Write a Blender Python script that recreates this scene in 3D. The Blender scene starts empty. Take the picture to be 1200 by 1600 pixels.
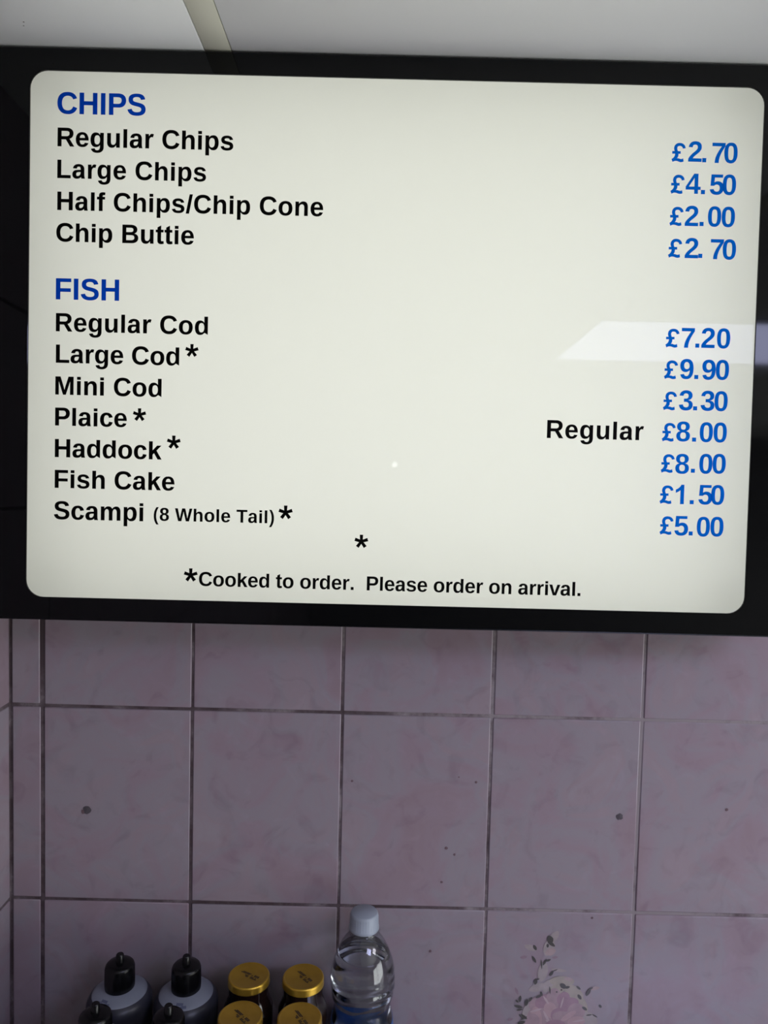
import bpy, bmesh, math, random
from mathutils import Vector, Matrix

# ------------------------------------------------------------------ scene, camera, world, exposure
scene = bpy.context.scene
COL = scene.collection
scene.view_settings.view_transform = 'Standard'
scene.view_settings.look = 'None'
scene.view_settings.gamma = 1.0
scene.view_settings.use_curve_mapping = False
scene.view_settings.exposure = 0.0

BACKLIGHT_POWER = 0.59        # tubes inside the light box
PANEL_LIGHT = (11.0, 11.4, 17.0)   # ceiling LED panel radiance
FILL_PANE_LIGHT = (5.4, 5.6, 5.5)      # radiance of an added, unseen fill pane on the right
CAM_Z = 1.90
PITCH, ROLL, YAW = 0.0558, 0.0243, 0.0003

def camera_axes():
    cp, sp, cy, sy = math.cos(PITCH), math.sin(PITCH), math.cos(YAW), math.sin(YAW)
    f = Vector((sy*cp, cy*cp, -sp)); r0 = Vector((cy, -sy, 0)); u0 = r0.cross(f)
    c, s = math.cos(ROLL), math.sin(ROLL)
    return c*r0 + s*u0, -s*r0 + c*u0, f

cam_data = bpy.data.cameras.new('camera')
cam = bpy.data.objects.new('camera', cam_data); COL.objects.link(cam)
r_, u_, f_ = camera_axes()
m4 = Matrix((r_, u_, -f_)).transposed().to_4x4(); m4.translation = (0, 0, CAM_Z)
cam.matrix_world = m4
cam_data.sensor_fit = 'VERTICAL'; cam_data.sensor_height = 36.0
cam_data.lens = 36.0*1180/1600
cam_data.clip_start = 0.01
scene.camera = cam

world = bpy.data.worlds.new('world'); scene.world = world; world.use_nodes = True
world.node_tree.nodes['Background'].inputs[0].default_value = (0.02, 0.02, 0.022, 1)
world.node_tree.nodes['Background'].inputs[1].default_value = 1.0

# the photographer's phone lamp, mirrored as a small dot on the menu
tl = bpy.data.lights.new('phone_lamp', 'POINT'); tl.shadow_soft_size = .0052; tl.energy = .03; tl.color = (.95, 1, .97)
to = bpy.data.objects.new('phone_lamp', tl); COL.objects.link(to); to.location = (.0174, 0, CAM_Z+.0389)

# ------------------------------------------------------------------ helpers
def tag(o, label=None, cat=None, group=None, kind=None):
    if label: o['label'] = label
    if cat: o['category'] = cat
    if group: o['group'] = group
    if kind: o['kind'] = kind
    return o

def empty(name, loc, label, cat, group=None):
    o = bpy.data.objects.new(name, None); COL.objects.link(o)
    o.location = loc; o.empty_display_size = 0.02
    return tag(o, label, cat, group)

def link(name, bm, mats, parent=None, smooth=None, kind=None):
    me = bpy.data.meshes.new(name); bm.normal_update(); bm.to_mesh(me); bm.free()
    if not isinstance(mats, (list, tuple)): mats = [mats]
    for m in mats: me.materials.append(m)
    o = bpy.data.objects.new(name, me); COL.objects.link(o)
    if parent: o.parent = parent
    if smooth is not None:
        me.polygons.foreach_set('use_smooth', [True]*len(me.polygons))
        me.set_sharp_from_angle(angle=math.radians(smooth))
    if kind: o['kind'] = kind
    return o

def box(bm, x0, x1, y0, y1, z0, z1, bevel=0, mat=0, seg=2, smooth_bevel=False):
    vs = [bm.verts.new(p) for p in ((x0,y0,z0),(x1,y0,z0),(x1,y1,z0),(x0,y1,z0),(x0,y0,z1),(x1,y0,z1),(x1,y1,z1),(x0,y1,z1))]
    fs = [bm.faces.new([vs[i] for i in q]) for q in ((0,3,2,1),(4,5,6,7),(0,1,5,4),(1,2,6,5),(2,3,7,6),(3,0,4,7))]
    for f in fs: f.material_index = mat
    if bevel:
        es = list({e for f in fs for e in f.edges})
        res = bmesh.ops.bevel(bm, geom=es, offset=bevel, segments=seg, profile=0.5, affect='EDGES')
        for f in res['faces']: f.material_index = mat; f.smooth = smooth_bevel
    return vs

def lathe(bm, profile, n=48, mat=0, wobble=None, center=(0, 0)):
    """profile: (radius, z) from bottom to top; a radius of 0 closes the end."""
    rings = []
    for r, z in profile:
        if r < 1e-7:
            rings.append([bm.verts.new((center[0], center[1], z))])
        else:
            ring = []
            for k in range(n):
                a = 2*math.pi*k/n
                rr = r + (wobble(a, z) if wobble else 0)
                ring.append(bm.verts.new((center[0]+rr*math.cos(a), center[1]+rr*math.sin(a), z)))
            rings.append(ring)
    for A, B in zip(rings, rings[1:]):
        for k in range(n):
            k2 = (k+1) % n
            if len(A) == 1 and len(B) == 1: continue
            if len(A) == 1: f = bm.faces.new((A[0], B[k2], B[k]))
            elif len(B) == 1: f = bm.faces.new((A[k], A[k2], B[0]))
            else: f = bm.faces.new((A[k], A[k2], B[k2], B[k]))
            f.material_index = mat
    bmesh.ops.recalc_face_normals(bm, faces=bm.faces)

def smooth_profile(pts, n=6):
    """Catmull-Rom through (r, z) points."""
    out = []
    P = [pts[0]] + list(pts) + [pts[-1]]
    for i in range(1, len(P)-2):
        p0, p1, p2, p3 = P[i-1], P[i], P[i+1], P[i+2]
        for k in range(n):
            t = k/n
            out.append(tuple(max(0.0 if d == 0 else -9, 0.5*((2*p1[d]) + (-p0[d]+p2[d])*t + (2*p0[d]-5*p1[d]+4*p2[d]-p3[d])*t*t + (-p0[d]+3*p1[d]-3*p2[d]+p3[d])*t**3)) for d in (0, 1)))
    out.append(pts[-1])
    return out

def mat(name, color=(.8,.8,.8), rough=.5, metal=0.0, spec=.5, **kw):
    m = bpy.data.materials.new(name); m.use_nodes = True
    b = m.node_tree.nodes['Principled BSDF']
    b.inputs['Base Color'].default_value = (*color, 1)
    b.inputs['Roughness'].default_value = rough
    b.inputs['Metallic'].default_value = metal
    b.inputs['Specular IOR Level'].default_value = spec
    for k, v in kw.items(): b.inputs[k.replace('_', ' ')].default_value = v
    return m

def nodes(m):
    return m.node_tree.nodes, m.node_tree.links, m.node_tree.nodes['Principled BSDF']

def ramp(nt, stops):
    n = nt.nodes.new('ShaderNodeValToRGB')
    while len(n.color_ramp.elements) < len(stops): n.color_ramp.elements.new(0.5)
    for e, (p, c) in zip(n.color_ramp.elements, stops):
        e.position = p; e.color = (*c, 1)
    return n

# ------------------------------------------------------------------ materials
def make_tile_material():
    m = mat('glazed_tile', (.5,.42,.47), .16, spec=.26)
    N, L, b = nodes(m); nt = m.node_tree
    geo = N.new('ShaderNodeNewGeometry')
    at = N.new('ShaderNodeAttribute'); at.attribute_name = 'tile_shift'
    add = N.new('ShaderNodeVectorMath'); add.operation = 'ADD'
    L.new(geo.outputs['Position'], add.inputs[0]); L.new(at.outputs['Vector'], add.inputs[1])
    n1 = N.new('ShaderNodeTexNoise'); n1.inputs['Scale'].default_value = 14; n1.inputs['Detail'].default_value = 4
    n1.inputs['Roughness'].default_value = .55; n1.inputs['Distortion'].default_value = .9
    L.new(add.outputs[0], n1.inputs['Vector'])
    r1 = ramp(nt, [(.30, (.225,.168,.192)), (.43, (.232,.180,.210)), (.53, (.226,.198,.224)), (.62, (.238,.190,.215)), (.78, (.245,.222,.247))])
    L.new(n1.outputs['Fac'], r1.inputs[0])
    n2 = N.new('ShaderNodeTexNoise'); n2.inputs['Scale'].default_value = 34; n2.inputs['Detail'].default_value = 6
    n2.inputs['Distortion'].default_value = 1.1
    L.new(add.outputs[0], n2.inputs['Vector'])
    r2 = ramp(nt, [(.26, (.86,.82,.84)), (.46, (1,1,1)), (.60, (1,1,1)), (.80, (1.09,1.09,1.11))])
    L.new(n2.outputs['Fac'], r2.inputs[0])
    mx = N.new('ShaderNodeMix'); mx.data_type = 'RGBA'; mx.blend_type = 'MULTIPLY'; mx.inputs[0].default_value = .9
    L.new(r1.outputs[0], mx.inputs[6]); L.new(r2.outputs[0], mx.inputs[7])
    L.new(mx.outputs[2], b.inputs['Base Color'])
    n3 = N.new('ShaderNodeTexNoise'); n3.inputs['Scale'].default_value = 9; n3.inputs['Detail'].default_value = 1
    L.new(add.outputs[0], n3.inputs['Vector'])
    bp = N.new('ShaderNodeBump'); bp.inputs['Strength'].default_value = .06; bp.inputs['Distance'].default_value = .01
    L.new(n3.outputs['Fac'], bp.inputs['Height']); L.new(bp.outputs[0], b.inputs['Normal'])
    return m

def make_grout_material():
    m = mat('dirty_grout', (.3,.25,.26), .8, spec=.25)
    N, L, b = nodes(m); nt = m.node_tree
    geo = N.new('ShaderNodeNewGeometry')
    n1 = N.new('ShaderNodeTexNoise'); n1.inputs['Scale'].default_value = 14; n1.inputs['Detail'].default_value = 6
    n1.inputs['Roughness'].default_value = .7
    L.new(geo.outputs['Position'], n1.inputs['Vector'])
    r1 = ramp(nt, [(.38, (.050,.034,.038)), (.50, (.095,.072,.080)), (.62, (.21,.18,.19))])
    sep = N.new('ShaderNodeSeparateXYZ'); L.new(geo.outputs['Position'], sep.inputs[0])
    ma = N.new('ShaderNodeMath'); ma.operation = 'MULTIPLY_ADD'; ma.inputs[1].default_value = .30
    L.new(sep.outputs['X'], ma.inputs[0]); L.new(n1.outputs['Fac'], ma.inputs[2])      # dirtiest in the left corner
    L.new(ma.outputs[0], r1.inputs[0]); L.new(r1.outputs[0], b.inputs['Base Color'])
    return m

def make_diffuser_material():
    """opal acrylic lit from behind: diffuse transmission under a glossy face"""
    m = bpy.data.materials.new('opal_acrylic'); m.use_nodes = True
    nt = m.node_tree; N, L = nt.nodes, nt.links
    N.remove(N['Principled BSDF']); out = N['Material Output']
    tr = N.new('ShaderNodeBsdfTranslucent'); tr.inputs['Color'].default_value = (.795,.806,.74,1)
    gl = N.new('ShaderNodeBsdfGlossy'); gl.inputs['Roughness'].default_value = .004
    gl.inputs['Color'].default_value = (1,1,1,1)
    fr = N.new('ShaderNodeFresnel'); fr.inputs['IOR'].default_value = 1.19
    mx = N.new('ShaderNodeMixShader')
    L.new(fr.outputs[0], mx.inputs[0]); L.new(tr.outputs[0], mx.inputs[1]); L.new(gl.outputs[0], mx.inputs[2])
    L.new(mx.outputs[0], out.inputs['Surface'])
    return m

def make_vinyl_material(name, color):
    m = bpy.data.materials.new(name); m.use_nodes = True
    nt = m.node_tree; N, L = nt.nodes, nt.links
    N.remove(N['Principled BSDF']); out = N['Material Output']
    tr = N.new('ShaderNodeBsdfTranslucent'); tr.inputs['Color'].default_value = (*color, 1)
    di = N.new('ShaderNodeBsdfDiffuse'); di.inputs['Color'].default_value = (color[0]*.5, color[1]*.5, color[2]*.5, 1)
    mx = N.new('ShaderNodeMixShader'); mx.inputs[0].default_value = .15
    L.new(tr.outputs[0], mx.inputs[1]); L.new(di.outputs[0], mx.inputs[2])
    L.new(mx.outputs[0], out.inputs['Surface'])
    return m

def make_thin_plastic():
    """thin clear plastic wall: lets light straight through, glossy on the surface"""
    m = bpy.data.materials.new('clear_plastic'); m.use_nodes = True
    nt = m.node_tree; N, L = nt.nodes, nt.links
    N.remove(N['Principled BSDF'])
    tr = N.new('ShaderNodeBsdfTransparent'); tr.inputs['Color'].default_value = (.95,.96,.97,1)
    gl = N.new('ShaderNodeBsdfGlossy'); gl.inputs['Roughness'].default_value = .04
    lw = N.new('ShaderNodeLayerWeight'); lw.inputs['Blend'].default_value = .5
    pw = N.new('ShaderNodeMath'); pw.operation = 'POWER'; pw.inputs[1].default_value = 4
    L.new(lw.outputs['Facing'], pw.inputs[0])
    fr = N.new('ShaderNodeMath'); fr.operation = 'MULTIPLY_ADD'; fr.inputs[1].default_value = .45; fr.inputs[2].default_value = .03
    L.new(pw.outputs[0], fr.inputs[0])
    mx = N.new('ShaderNodeMixShader')
    L.new(fr.outputs[0], mx.inputs[0]); L.new(tr.outputs[0], mx.inputs[1]); L.new(gl.outputs[0], mx.inputs[2])
    L.new(mx.outputs[0], N['Material Output'].inputs['Surface'])
    return m

def make_emitter(name, color):
    m = bpy.data.materials.new(name); m.use_nodes = True
    nt = m.node_tree; N, L = nt.nodes, nt.links
    N.remove(N['Principled BSDF'])
    e = N.new('ShaderNodeEmission'); mxv = max(color)
    e.inputs[0].default_value = (*[c/mxv for c in color], 1); e.inputs[1].default_value = mxv
    L.new(e.outputs[0], N['Material Output'].inputs['Surface'])
    return m

def make_mottled(name, c1, c2, scale, rough, spec=.5):
    m = mat(name, c1, rough, spec=spec); N, L, b = nodes(m)
    tc = N.new('ShaderNodeTexCoord'); n1 = N.new('ShaderNodeTexNoise'); n1.inputs['Scale'].default_value = scale
    n1.inputs['Detail'].default_value = 3
    L.new(tc.outputs['Object'], n1.inputs['Vector'])
    r1 = ramp(m.node_tree, [(.35, c1), (.65, c2)])
    L.new(n1.outputs['Fac'], r1.inputs[0]); L.new(r1.outputs[0], b.inputs['Base Color'])
    return m

M = {
 'tile': make_tile_material(), 'grout': make_grout_material(),
 'ceiling': make_mottled('white_ceiling_board', (.86,.87,.85), (.89,.90,.88), 3, .32),
 'strip': make_mottled('cream_strip', (.66,.655,.535), (.69,.68,.56), 8, .4),
 'gap': mat('dark_gap', (.05,.05,.045), .8),
 'wall': make_mottled('painted_wall', (.16,.15,.15), (.18,.17,.17), 4, .6),
 'floor': make_mottled('floor_covering', (.55,.54,.50), (.62,.61,.57), 6, .5),
 'case': mat('gloss_black_case', (.0010,.0012,.0016), .05, spec=.22),
 'reflector': mat('white_reflector', (.85,.85,.83), .6),
 'opal': make_diffuser_material(),
 'ink': mat('black_vinyl', (.0012,.0012,.001), .5, spec=.04),
 'blue_dark': make_vinyl_material('deep_blue_vinyl', (.002,.070,.62)),
 'blue': make_vinyl_material('mid_blue_vinyl', (.003,.19,.82)),
 'led': make_emitter('led_panel_light', PANEL_LIGHT),
 'led2': make_emitter('led_panel_light_warm', (13.0, 12.8, 14.0)),
 'fill_glow': make_emitter('added_fill_glow', FILL_PANE_LIGHT),
 'white_metal': mat('white_enamel', (.75,.75,.75), .4),
 'steel': mat('brushed_steel', (.45,.45,.46), .35, metal=1),
 'black_cap': mat('black_plastic', (.0025,.0025,.003), .25, spec=.25),
 'milky': make_mottled('milky_plastic', (.16,.175,.215), (.19,.205,.25), 30, .45),
 'shaded_body': mat('shaded_dark_plastic', (.022,.022,.032), .35, spec=.3),
 'gold': make_mottled('gold_lid', (.42,.26,.03), (.50,.31,.04), 60, .30),
 'dark_glass': mat('brown_jar_glass', (.010,.005,.004), .08),
 'lid_ink': mat('lid_ink', (.02,.012,.006), .7),
 'white_cap': mat('white_cap_plastic', (.25,.28,.325), .45),
 'pet': make_thin_plastic(),
 'water': mat('water', (.96,.98,1), 0.0, Transmission_Weight=1.0, IOR=1.33),
 'label_blue': mat('blue_film', (.03,.10,.32), .35),
 'print_blue': mat('faded_blue_print', (.075,.085,.14), .5),
 'hole': mat('hole_plug', (.055,.045,.055), .8), 'speck': mat('speck', (.10,.06,.07), .8),
}
g = M['gold'].node_tree.nodes['Principled BSDF']; g.inputs['Metallic'].default_value = .75

# ------------------------------------------------------------------ data: lettering on the board (metres from its top-left corner), tile print and marks
TEXT_LINES = [
    ('CHIPS', 'head', (0.02307, -0.03583), (0.09931, -0.03582), 0.0181),
    ('Regular Chips', 'item', (0.0235, -0.06365), (0.17565, -0.06362), 0.01577),
    ('Large Chips', 'item', (0.02355, -0.0908), (0.15249, -0.09077), 0.01554),
    ('Half Chips/Chip Cone', 'item', (0.02381, -0.11818), (0.25468, -0.11813), 0.01564),
    ('Chip Buttie', 'item', (0.02319, -0.14522), (0.14277, -0.14519), 0.01569),
    ('FISH', 'head', (0.02328, -0.19513), (0.07838, -0.19512), 0.01808),
    ('Regular Cod', 'item', (0.02357, -0.2228), (0.15626, -0.22278), 0.01564),
    ('Large Cod', 'item', (0.02384, -0.25011), (0.13159, -0.25009), 0.01569),
    ('Mini Cod', 'item', (0.02363, -0.27784), (0.11653, -0.27783), 0.01573),
    ('Plaice', 'item', (0.02372, -0.30486), (0.08646, -0.30485), 0.01561),
    ('Haddock', 'item', (0.02376, -0.33251), (0.11748, -0.3325), 0.01576),
    ('Fish Cake', 'item', (0.02391, -0.35951), (0.12909, -0.3595), 0.01569),
    ('Scampi', 'item', (0.02339, -0.38711), (0.10196, -0.38711), 0.01573),
    ('(8 Whole Tail)', 'small', (0.11134, -0.38627), (0.21718, -0.38619), 0.01124),
    ('Cooked to order.  Please order on arrival.', 'note', (0.15204, -0.443), (0.48904, -0.44386), 0.01232),
    ('Regular', 'item', (0.45512, -0.30534), (0.53995, -0.30533), 0.01561),
]
ASTERISKS = [
    (0.14262, -0.23628, 0.00541),
    (0.09759, -0.29328, 0.00541),
    (0.12795, -0.3166, 0.00562),
    (0.22732, -0.3758, 0.00583),
    (0.29456, -0.39975, 0.00569),
    (0.14467, -0.43312, 0.00566),
]
PRICES = [
    ('£2.70', [(0.55552, -0.064), (0.56998, -0.06365), (0.58216, -0.0639), (0.59056, -0.06424), (0.60107, -0.06408)]),
    ('£4.50', [(0.55561, -0.09118), (0.56871, -0.09105), (0.5821, -0.09118), (0.58968, -0.09127), (0.60076, -0.09128)]),
    ('£2.00', [(0.5557, -0.11863), (0.56902, -0.11876), (0.58195, -0.11854), (0.58899, -0.11874), (0.60092, -0.11882)]),
    ('£2.70', [(0.55551, -0.14607), (0.57006, -0.14636), (0.5819, -0.14598), (0.59239, -0.14673), (0.60294, -0.14675)]),
    ('£7.20', [(0.55611, -0.22368), (0.57004, -0.22386), (0.58228, -0.22356), (0.58744, -0.22356), (0.60098, -0.22362)]),
    ('£9.90', [(0.55583, -0.25113), (0.56977, -0.25092), (0.58242, -0.25087), (0.58914, -0.25109), (0.60102, -0.25094)]),
    ('£3.30', [(0.55592, -0.27826), (0.56988, -0.27818), (0.58243, -0.27813), (0.58889, -0.27811), (0.60092, -0.2782)]),
    ('£8.00', [(0.55589, -0.3056), (0.56857, -0.30542), (0.58256, -0.30547), (0.58904, -0.30557), (0.60121, -0.30553)]),
    ('£8.00', [(0.55599, -0.33301), (0.56872, -0.33374), (0.58256, -0.33275), (0.58971, -0.33323), (0.60137, -0.33294)]),
    ('£1.50', [(0.55595, -0.36037), (0.56998, -0.36055), (0.58257, -0.36037), (0.5901, -0.36032), (0.60114, -0.36031)]),
    ('£5.00', [(0.55695, -0.38752), (0.56997, -0.38812), (0.58271, -0.38794), (0.58962, -0.38855), (0.60157, -0.38826)]),
]
ROSE = [
    ('beige', 0.18613, 1.42467, 0.00717, 0.00391, 55),
    ('beige', 0.18128, 1.41295, 0.00977, 0.00586, 70),
    ('peach', 0.18277, 1.4082, 0.00586, 0.00391, 20),
    ('beige', 0.16217, 1.4122, 0.00717, 0.00313, -20),
    ('mauve', 0.15526, 1.40191, 0.00365, 0.00182, 10),
    ('mauve', 0.1876, 1.40244, 0.00313, 0.00143, 10),
    ('beige', 0.19207, 1.38886, 0.00808, 0.00182, -5),
    ('beige', 0.17562, 1.38681, 0.01107, 0.00521, 80),
    ('beige', 0.17093, 1.36995, 0.00977, 0.00443, 20),
    ('beige', 0.18145, 1.37186, 0.00782, 0.00521, 60),
    ('olive', 0.19582, 1.37702, 0.01303, 0.00547, 0),
    ('peach', 0.20234, 1.37966, 0.00495, 0.00195, -10),
    ('olive', 0.19213, 1.36938, 0.01042, 0.00586, 30),
    ('olive', 0.20817, 1.36565, 0.01173, 0.00651, -35),
    ('olive', 0.21592, 1.35346, 0.01173, 0.00586, -60),
    ('beige', 0.22515, 1.33783, 0.01042, 0.00651, -30),
    ('peach', 0.22983, 1.37032, 0.00547, 0.00195, 12),
    ('beige', 0.16258, 1.34385, 0.01042, 0.00651, 70),
    ('mauve', 0.14924, 1.36555, 0.00417, 0.00143, -65),
    ('mauve', 0.14365, 1.33482, 0.00313, 0.00156, 20),
    ('beige', 0.21161, 1.34508, 0.01173, 0.00782, -50),
    ('pink', 0.18806, 1.33621, 0.02866, 0.0215, 10),
    ('pink', 0.17156, 1.35235, 0.00977, 0.00782, 30),
    ('rose', 0.17676, 1.35523, 0.00912, 0.00651, 40),
    ('pink', 0.18725, 1.35825, 0.01173, 0.00717, 80),
    ('rose', 0.20337, 1.35246, 0.01107, 0.00717, 20),
    ('pink', 0.21161, 1.34508, 0.00912, 0.00912, -40),
    ('blush', 0.17104, 1.33716, 0.00547, 0.01238, 10),
    ('pink', 0.16689, 1.3343, 0.00717, 0.00782, 20),
    ('rose', 0.19784, 1.35852, 0.00782, 0.00625, 60),
    ('blush', 0.18505, 1.3458, 0.00678, 0.00912, 20),
    ('rose', 0.19321, 1.34048, 0.00782, 0.00782, 10),
    ('pink', 0.19861, 1.33786, 0.01173, 0.00717, -10),
    ('blush', 0.20384, 1.34006, 0.00912, 0.00287, 35),
    ('pale', 0.18135, 1.33811, 0.0013, 0.00808, 28),
    ('pale', 0.18002, 1.35669, 0.00117, 0.00521, 35),
    ('pale', 0.19667, 1.35436, 0.00091, 0.00625, -14),
    ('pale', 0.16982, 1.34541, 0.00651, 0.00117, 18),
    ('pale', 0.18418, 1.33335, 0.00443, 0.0013, -25),
    ('rose', 0.19094, 1.33007, 0.01042, 0.00586, 0),
    ('blush', 0.21203, 1.33405, 0.00912, 0.00586, 10),
    ('pale', 0.21464, 1.33522, 0.00651, 0.00104, 12),
    ('pink', 0.16441, 1.3294, 0.00782, 0.00586, 0),
    ('dark', 0.18189, 1.42143, 0.00339, 0.00443, 20),
    ('dark', 0.18311, 1.41709, 0.00495, 0.00182, -35),
    ('dark', 0.17962, 1.41496, 0.0013, 0.00208, 0),
    ('dark', 0.16651, 1.41258, 0.00326, 0.00169, -60),
    ('dark', 0.16616, 1.39999, 0.00417, 0.0013, -60),
    ('dark', 0.17401, 1.39471, 0.00521, 0.00065, -85),
    ('dark', 0.17723, 1.39712, 0.00391, 0.00117, 60),
    ('dark', 0.18072, 1.39926, 0.00287, 0.00117, 25),
    ('dark', 0.18466, 1.38539, 0.00339, 0.00143, 60),
    ('dark', 0.18811, 1.38876, 0.00313, 0.00052, 25),
    ('dark', 0.16846, 1.3762, 0.00326, 0.00195, 80),
    ('dark', 0.17035, 1.37872, 0.00235, 0.00078, 20),
    ('dark', 0.1836, 1.36751, 0.00417, 0.00065, -83),
    ('dark', 0.19706, 1.37225, 0.00391, 0.00261, -35),
    ('dark', 0.20134, 1.37098, 0.00287, 0.00143, 15),
    ('dark', 0.19549, 1.36809, 0.00104, 0.00091, 0),
    ('dark', 0.19068, 1.36577, 0.00104, 0.00091, 0),
    ('dark', 0.17233, 1.36035, 0.00365, 0.0013, 25),
    ('dark', 0.17514, 1.36345, 0.00261, 0.00104, -70),
    ('dark', 0.213, 1.37072, 0.00287, 0.00117, -40),
    ('dark', 0.21444, 1.361, 0.00326, 0.00169, -55),
    ('dark', 0.22008, 1.34874, 0.00313, 0.00156, -35),
    ('dark', 0.22338, 1.36603, 0.00443, 0.00169, 60),
    ('dark', 0.22548, 1.36994, 0.00313, 0.00078, 30),
    ('dark', 0.225, 1.34183, 0.00313, 0.00078, 8),
    ('dark', 0.23099, 1.34115, 0.00339, 0.00078, -30),
    ('dark', 0.23614, 1.35162, 0.00208, 0.00143, -50),
    ('dark', 0.15309, 1.3574, 0.00365, 0.00143, 85),
    ('dark', 0.15, 1.35484, 0.00208, 0.00104, -40),
    ('dark', 0.15985, 1.35371, 0.00391, 0.00182, 80),
    ('dark', 0.16371, 1.35697, 0.00313, 0.0013, 55),
    ('dark', 0.15178, 1.3491, 0.00469, 0.00156, -12),
    ('dark', 0.15296, 1.34568, 0.00339, 0.00104, 12),
    ('dark', 0.15679, 1.33846, 0.00495, 0.00182, -28),
    ('dark', 0.15778, 1.33683, 0.00365, 0.00104, 30),
    ('dark', 0.15529, 1.33194, 0.00417, 0.00182, 15),
]
HOLES = [
    (-0.29542, 1.54645, 0.00422),
    (0.24806, 1.55254, 0.00357),
]
SPECKS = [
    (0.07208, 1.51529, 0.00169),
    (0.08079, 1.50878, 0.0013),
    (0.06852, 1.47946, 0.0013),
    (-0.0257, 1.58316, 0.0013),
    (0.1007, 1.58495, 0.0013),
    (0.05873, 1.40579, 0.00156),
    (0.08296, 1.58984, 0.00078),
    (0.35668, 1.56259, 0.00169),
    (-0.29934, 1.54434, 0.00227),
    (0.22421, 1.44536, 0.0013),
]


# ------------------------------------------------------------------ room
WALL_Y, LEFT_X, RIGHT_X, BACK_Y, CEIL_Z = 0.7524, -0.3728, 2.6, -2.6, 2.2578
TILE_W, TILE_H, TILE_X0, TILE_Z0 = 0.152, 0.202, -0.3411, 1.6535
rng = random.Random(7)

def tiled_wall(name, spans, rows, place, backing):
    """spans: (a0, a1) along the wall; rows: (z0, z1); place(a, d, z) -> point, d = distance in front of the tile face"""
    bm = bmesh.new()
    shift = bm.verts.layers.float_vector.new('tile_shift')
    for (a0, a1) in spans:
        for (z0, z1) in rows:
            n0 = len(bm.verts)
            j = [rng.uniform(-.0004, .0004) for _ in range(4)]
            vs = box(bm, a0+j[0], a1+j[1], 0, .006, z0+j[2], z1+j[3], bevel=.0012, mat=0, seg=3, smooth_bevel=True)
            bm.verts.ensure_lookup_table()
            s = Vector((rng.uniform(-9, 9), rng.uniform(-9, 9), rng.uniform(-9, 9)))
            tx, tz = rng.gauss(0, .0018), rng.gauss(0, .0018)
            ca, cz = (a0+a1)/2, (z0+z1)/2
            for v in bm.verts[n0:]:
                a, d, z = v.co
                d += tx*(a-ca) + tz*(z-cz)
                v[shift] = s
                v.co = Vector((a, d, z))
    a0, a1, z0, z1 = backing
    box(bm, a0, a1, .0009, .05, z0, z1, mat=1)
    for v in bm.verts: v.co = place(*v.co)
    bmesh.ops.recalc_face_normals(bm, faces=bm.faces)
    return link(name, bm, [M['tile'], M['grout']], kind='structure')

g2 = .0014
spans = [(LEFT_X+.0012, TILE_X0-.0022)] + [(TILE_X0+TILE_W*i+(.0022 if i == 0 else g2), TILE_X0+TILE_W*(i+1)-g2) for i in range(20)]
spans[-1] = (spans[-1][0], RIGHT_X)
rows = [(TILE_Z0+TILE_H*k+.0015, TILE_Z0+TILE_H*(k+1)-.0015) for k in range(-9, 3)]
rows.append((TILE_Z0+TILE_H*3+.0015, CEIL_Z))
wall_back = tiled_wall('wall_back', spans, rows, lambda a, d, z: Vector((a, WALL_Y+d, z)), (LEFT_X-.05, RIGHT_X, 0, CEIL_Z))
lspans = [(WALL_Y-.0015-TILE_W*(i+1)+g2+.03, WALL_Y-.0015-TILE_W*i-g2+(.03 if i else 0)) for i in range(0, 23)]
wall_left = tiled_wall('wall_left', lspans, [(a+.0008, b+.0008) for a, b in rows[:-1]] + [rows[-1]], lambda a, d, z: Vector((LEFT_X-d, a, z)), (BACK_Y, WALL_Y+.05, 0, CEIL_Z))

bm = bmesh.new(); box(bm, LEFT_X-.05, RIGHT_X+.05, BACK_Y-.05, WALL_Y+.05, -.05, 0); link('floor', bm, M['floor'], kind='structure')
bm = bmesh.new(); box(bm, RIGHT_X, RIGHT_X+.05, BACK_Y-.05, WALL_Y+.05, 0, CEIL_Z); link('wall_right', bm, M['wall'], kind='structure')
bm = bmesh.new(); box(bm, LEFT_X-.05, RIGHT_X+.05, BACK_Y-.05, BACK_Y, 0, CEIL_Z); link('wall_front', bm, M['wall'], kind='structure')

# ceiling boards either side of cream cover strips
bm = bmesh.new()
strips = [-.1527 + .62*i for i in range(5)]
edges = [LEFT_X-.05] + [e for s in strips for e in (s-.0120, s+.0120)] + [RIGHT_X+.05]
for k in range(0, len(edges), 2):
    if edges[k+1] > edges[k]: box(bm, edges[k], edges[k+1], BACK_Y-.05, WALL_Y+.05, CEIL_Z, CEIL_Z+.012, bevel=.0008)
box(bm, LEFT_X-.05, RIGHT_X+.05, BACK_Y-.05, WALL_Y+.05, CEIL_Z+.014, CEIL_Z+.03, mat=1)
ceiling = link('ceiling', bm, [M['ceiling'], M['gap']], smooth=35, kind='structure')
for i, s in enumerate(strips):
    bm = bmesh.new(); box(bm, s-.0115, s+.0115, BACK_Y, WALL_Y, CEIL_Z+.0002, CEIL_Z+.006, bevel=.0005)
    link('trim_%d' % (i+1), bm, M['strip'], smooth=35, kind='structure')
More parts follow.
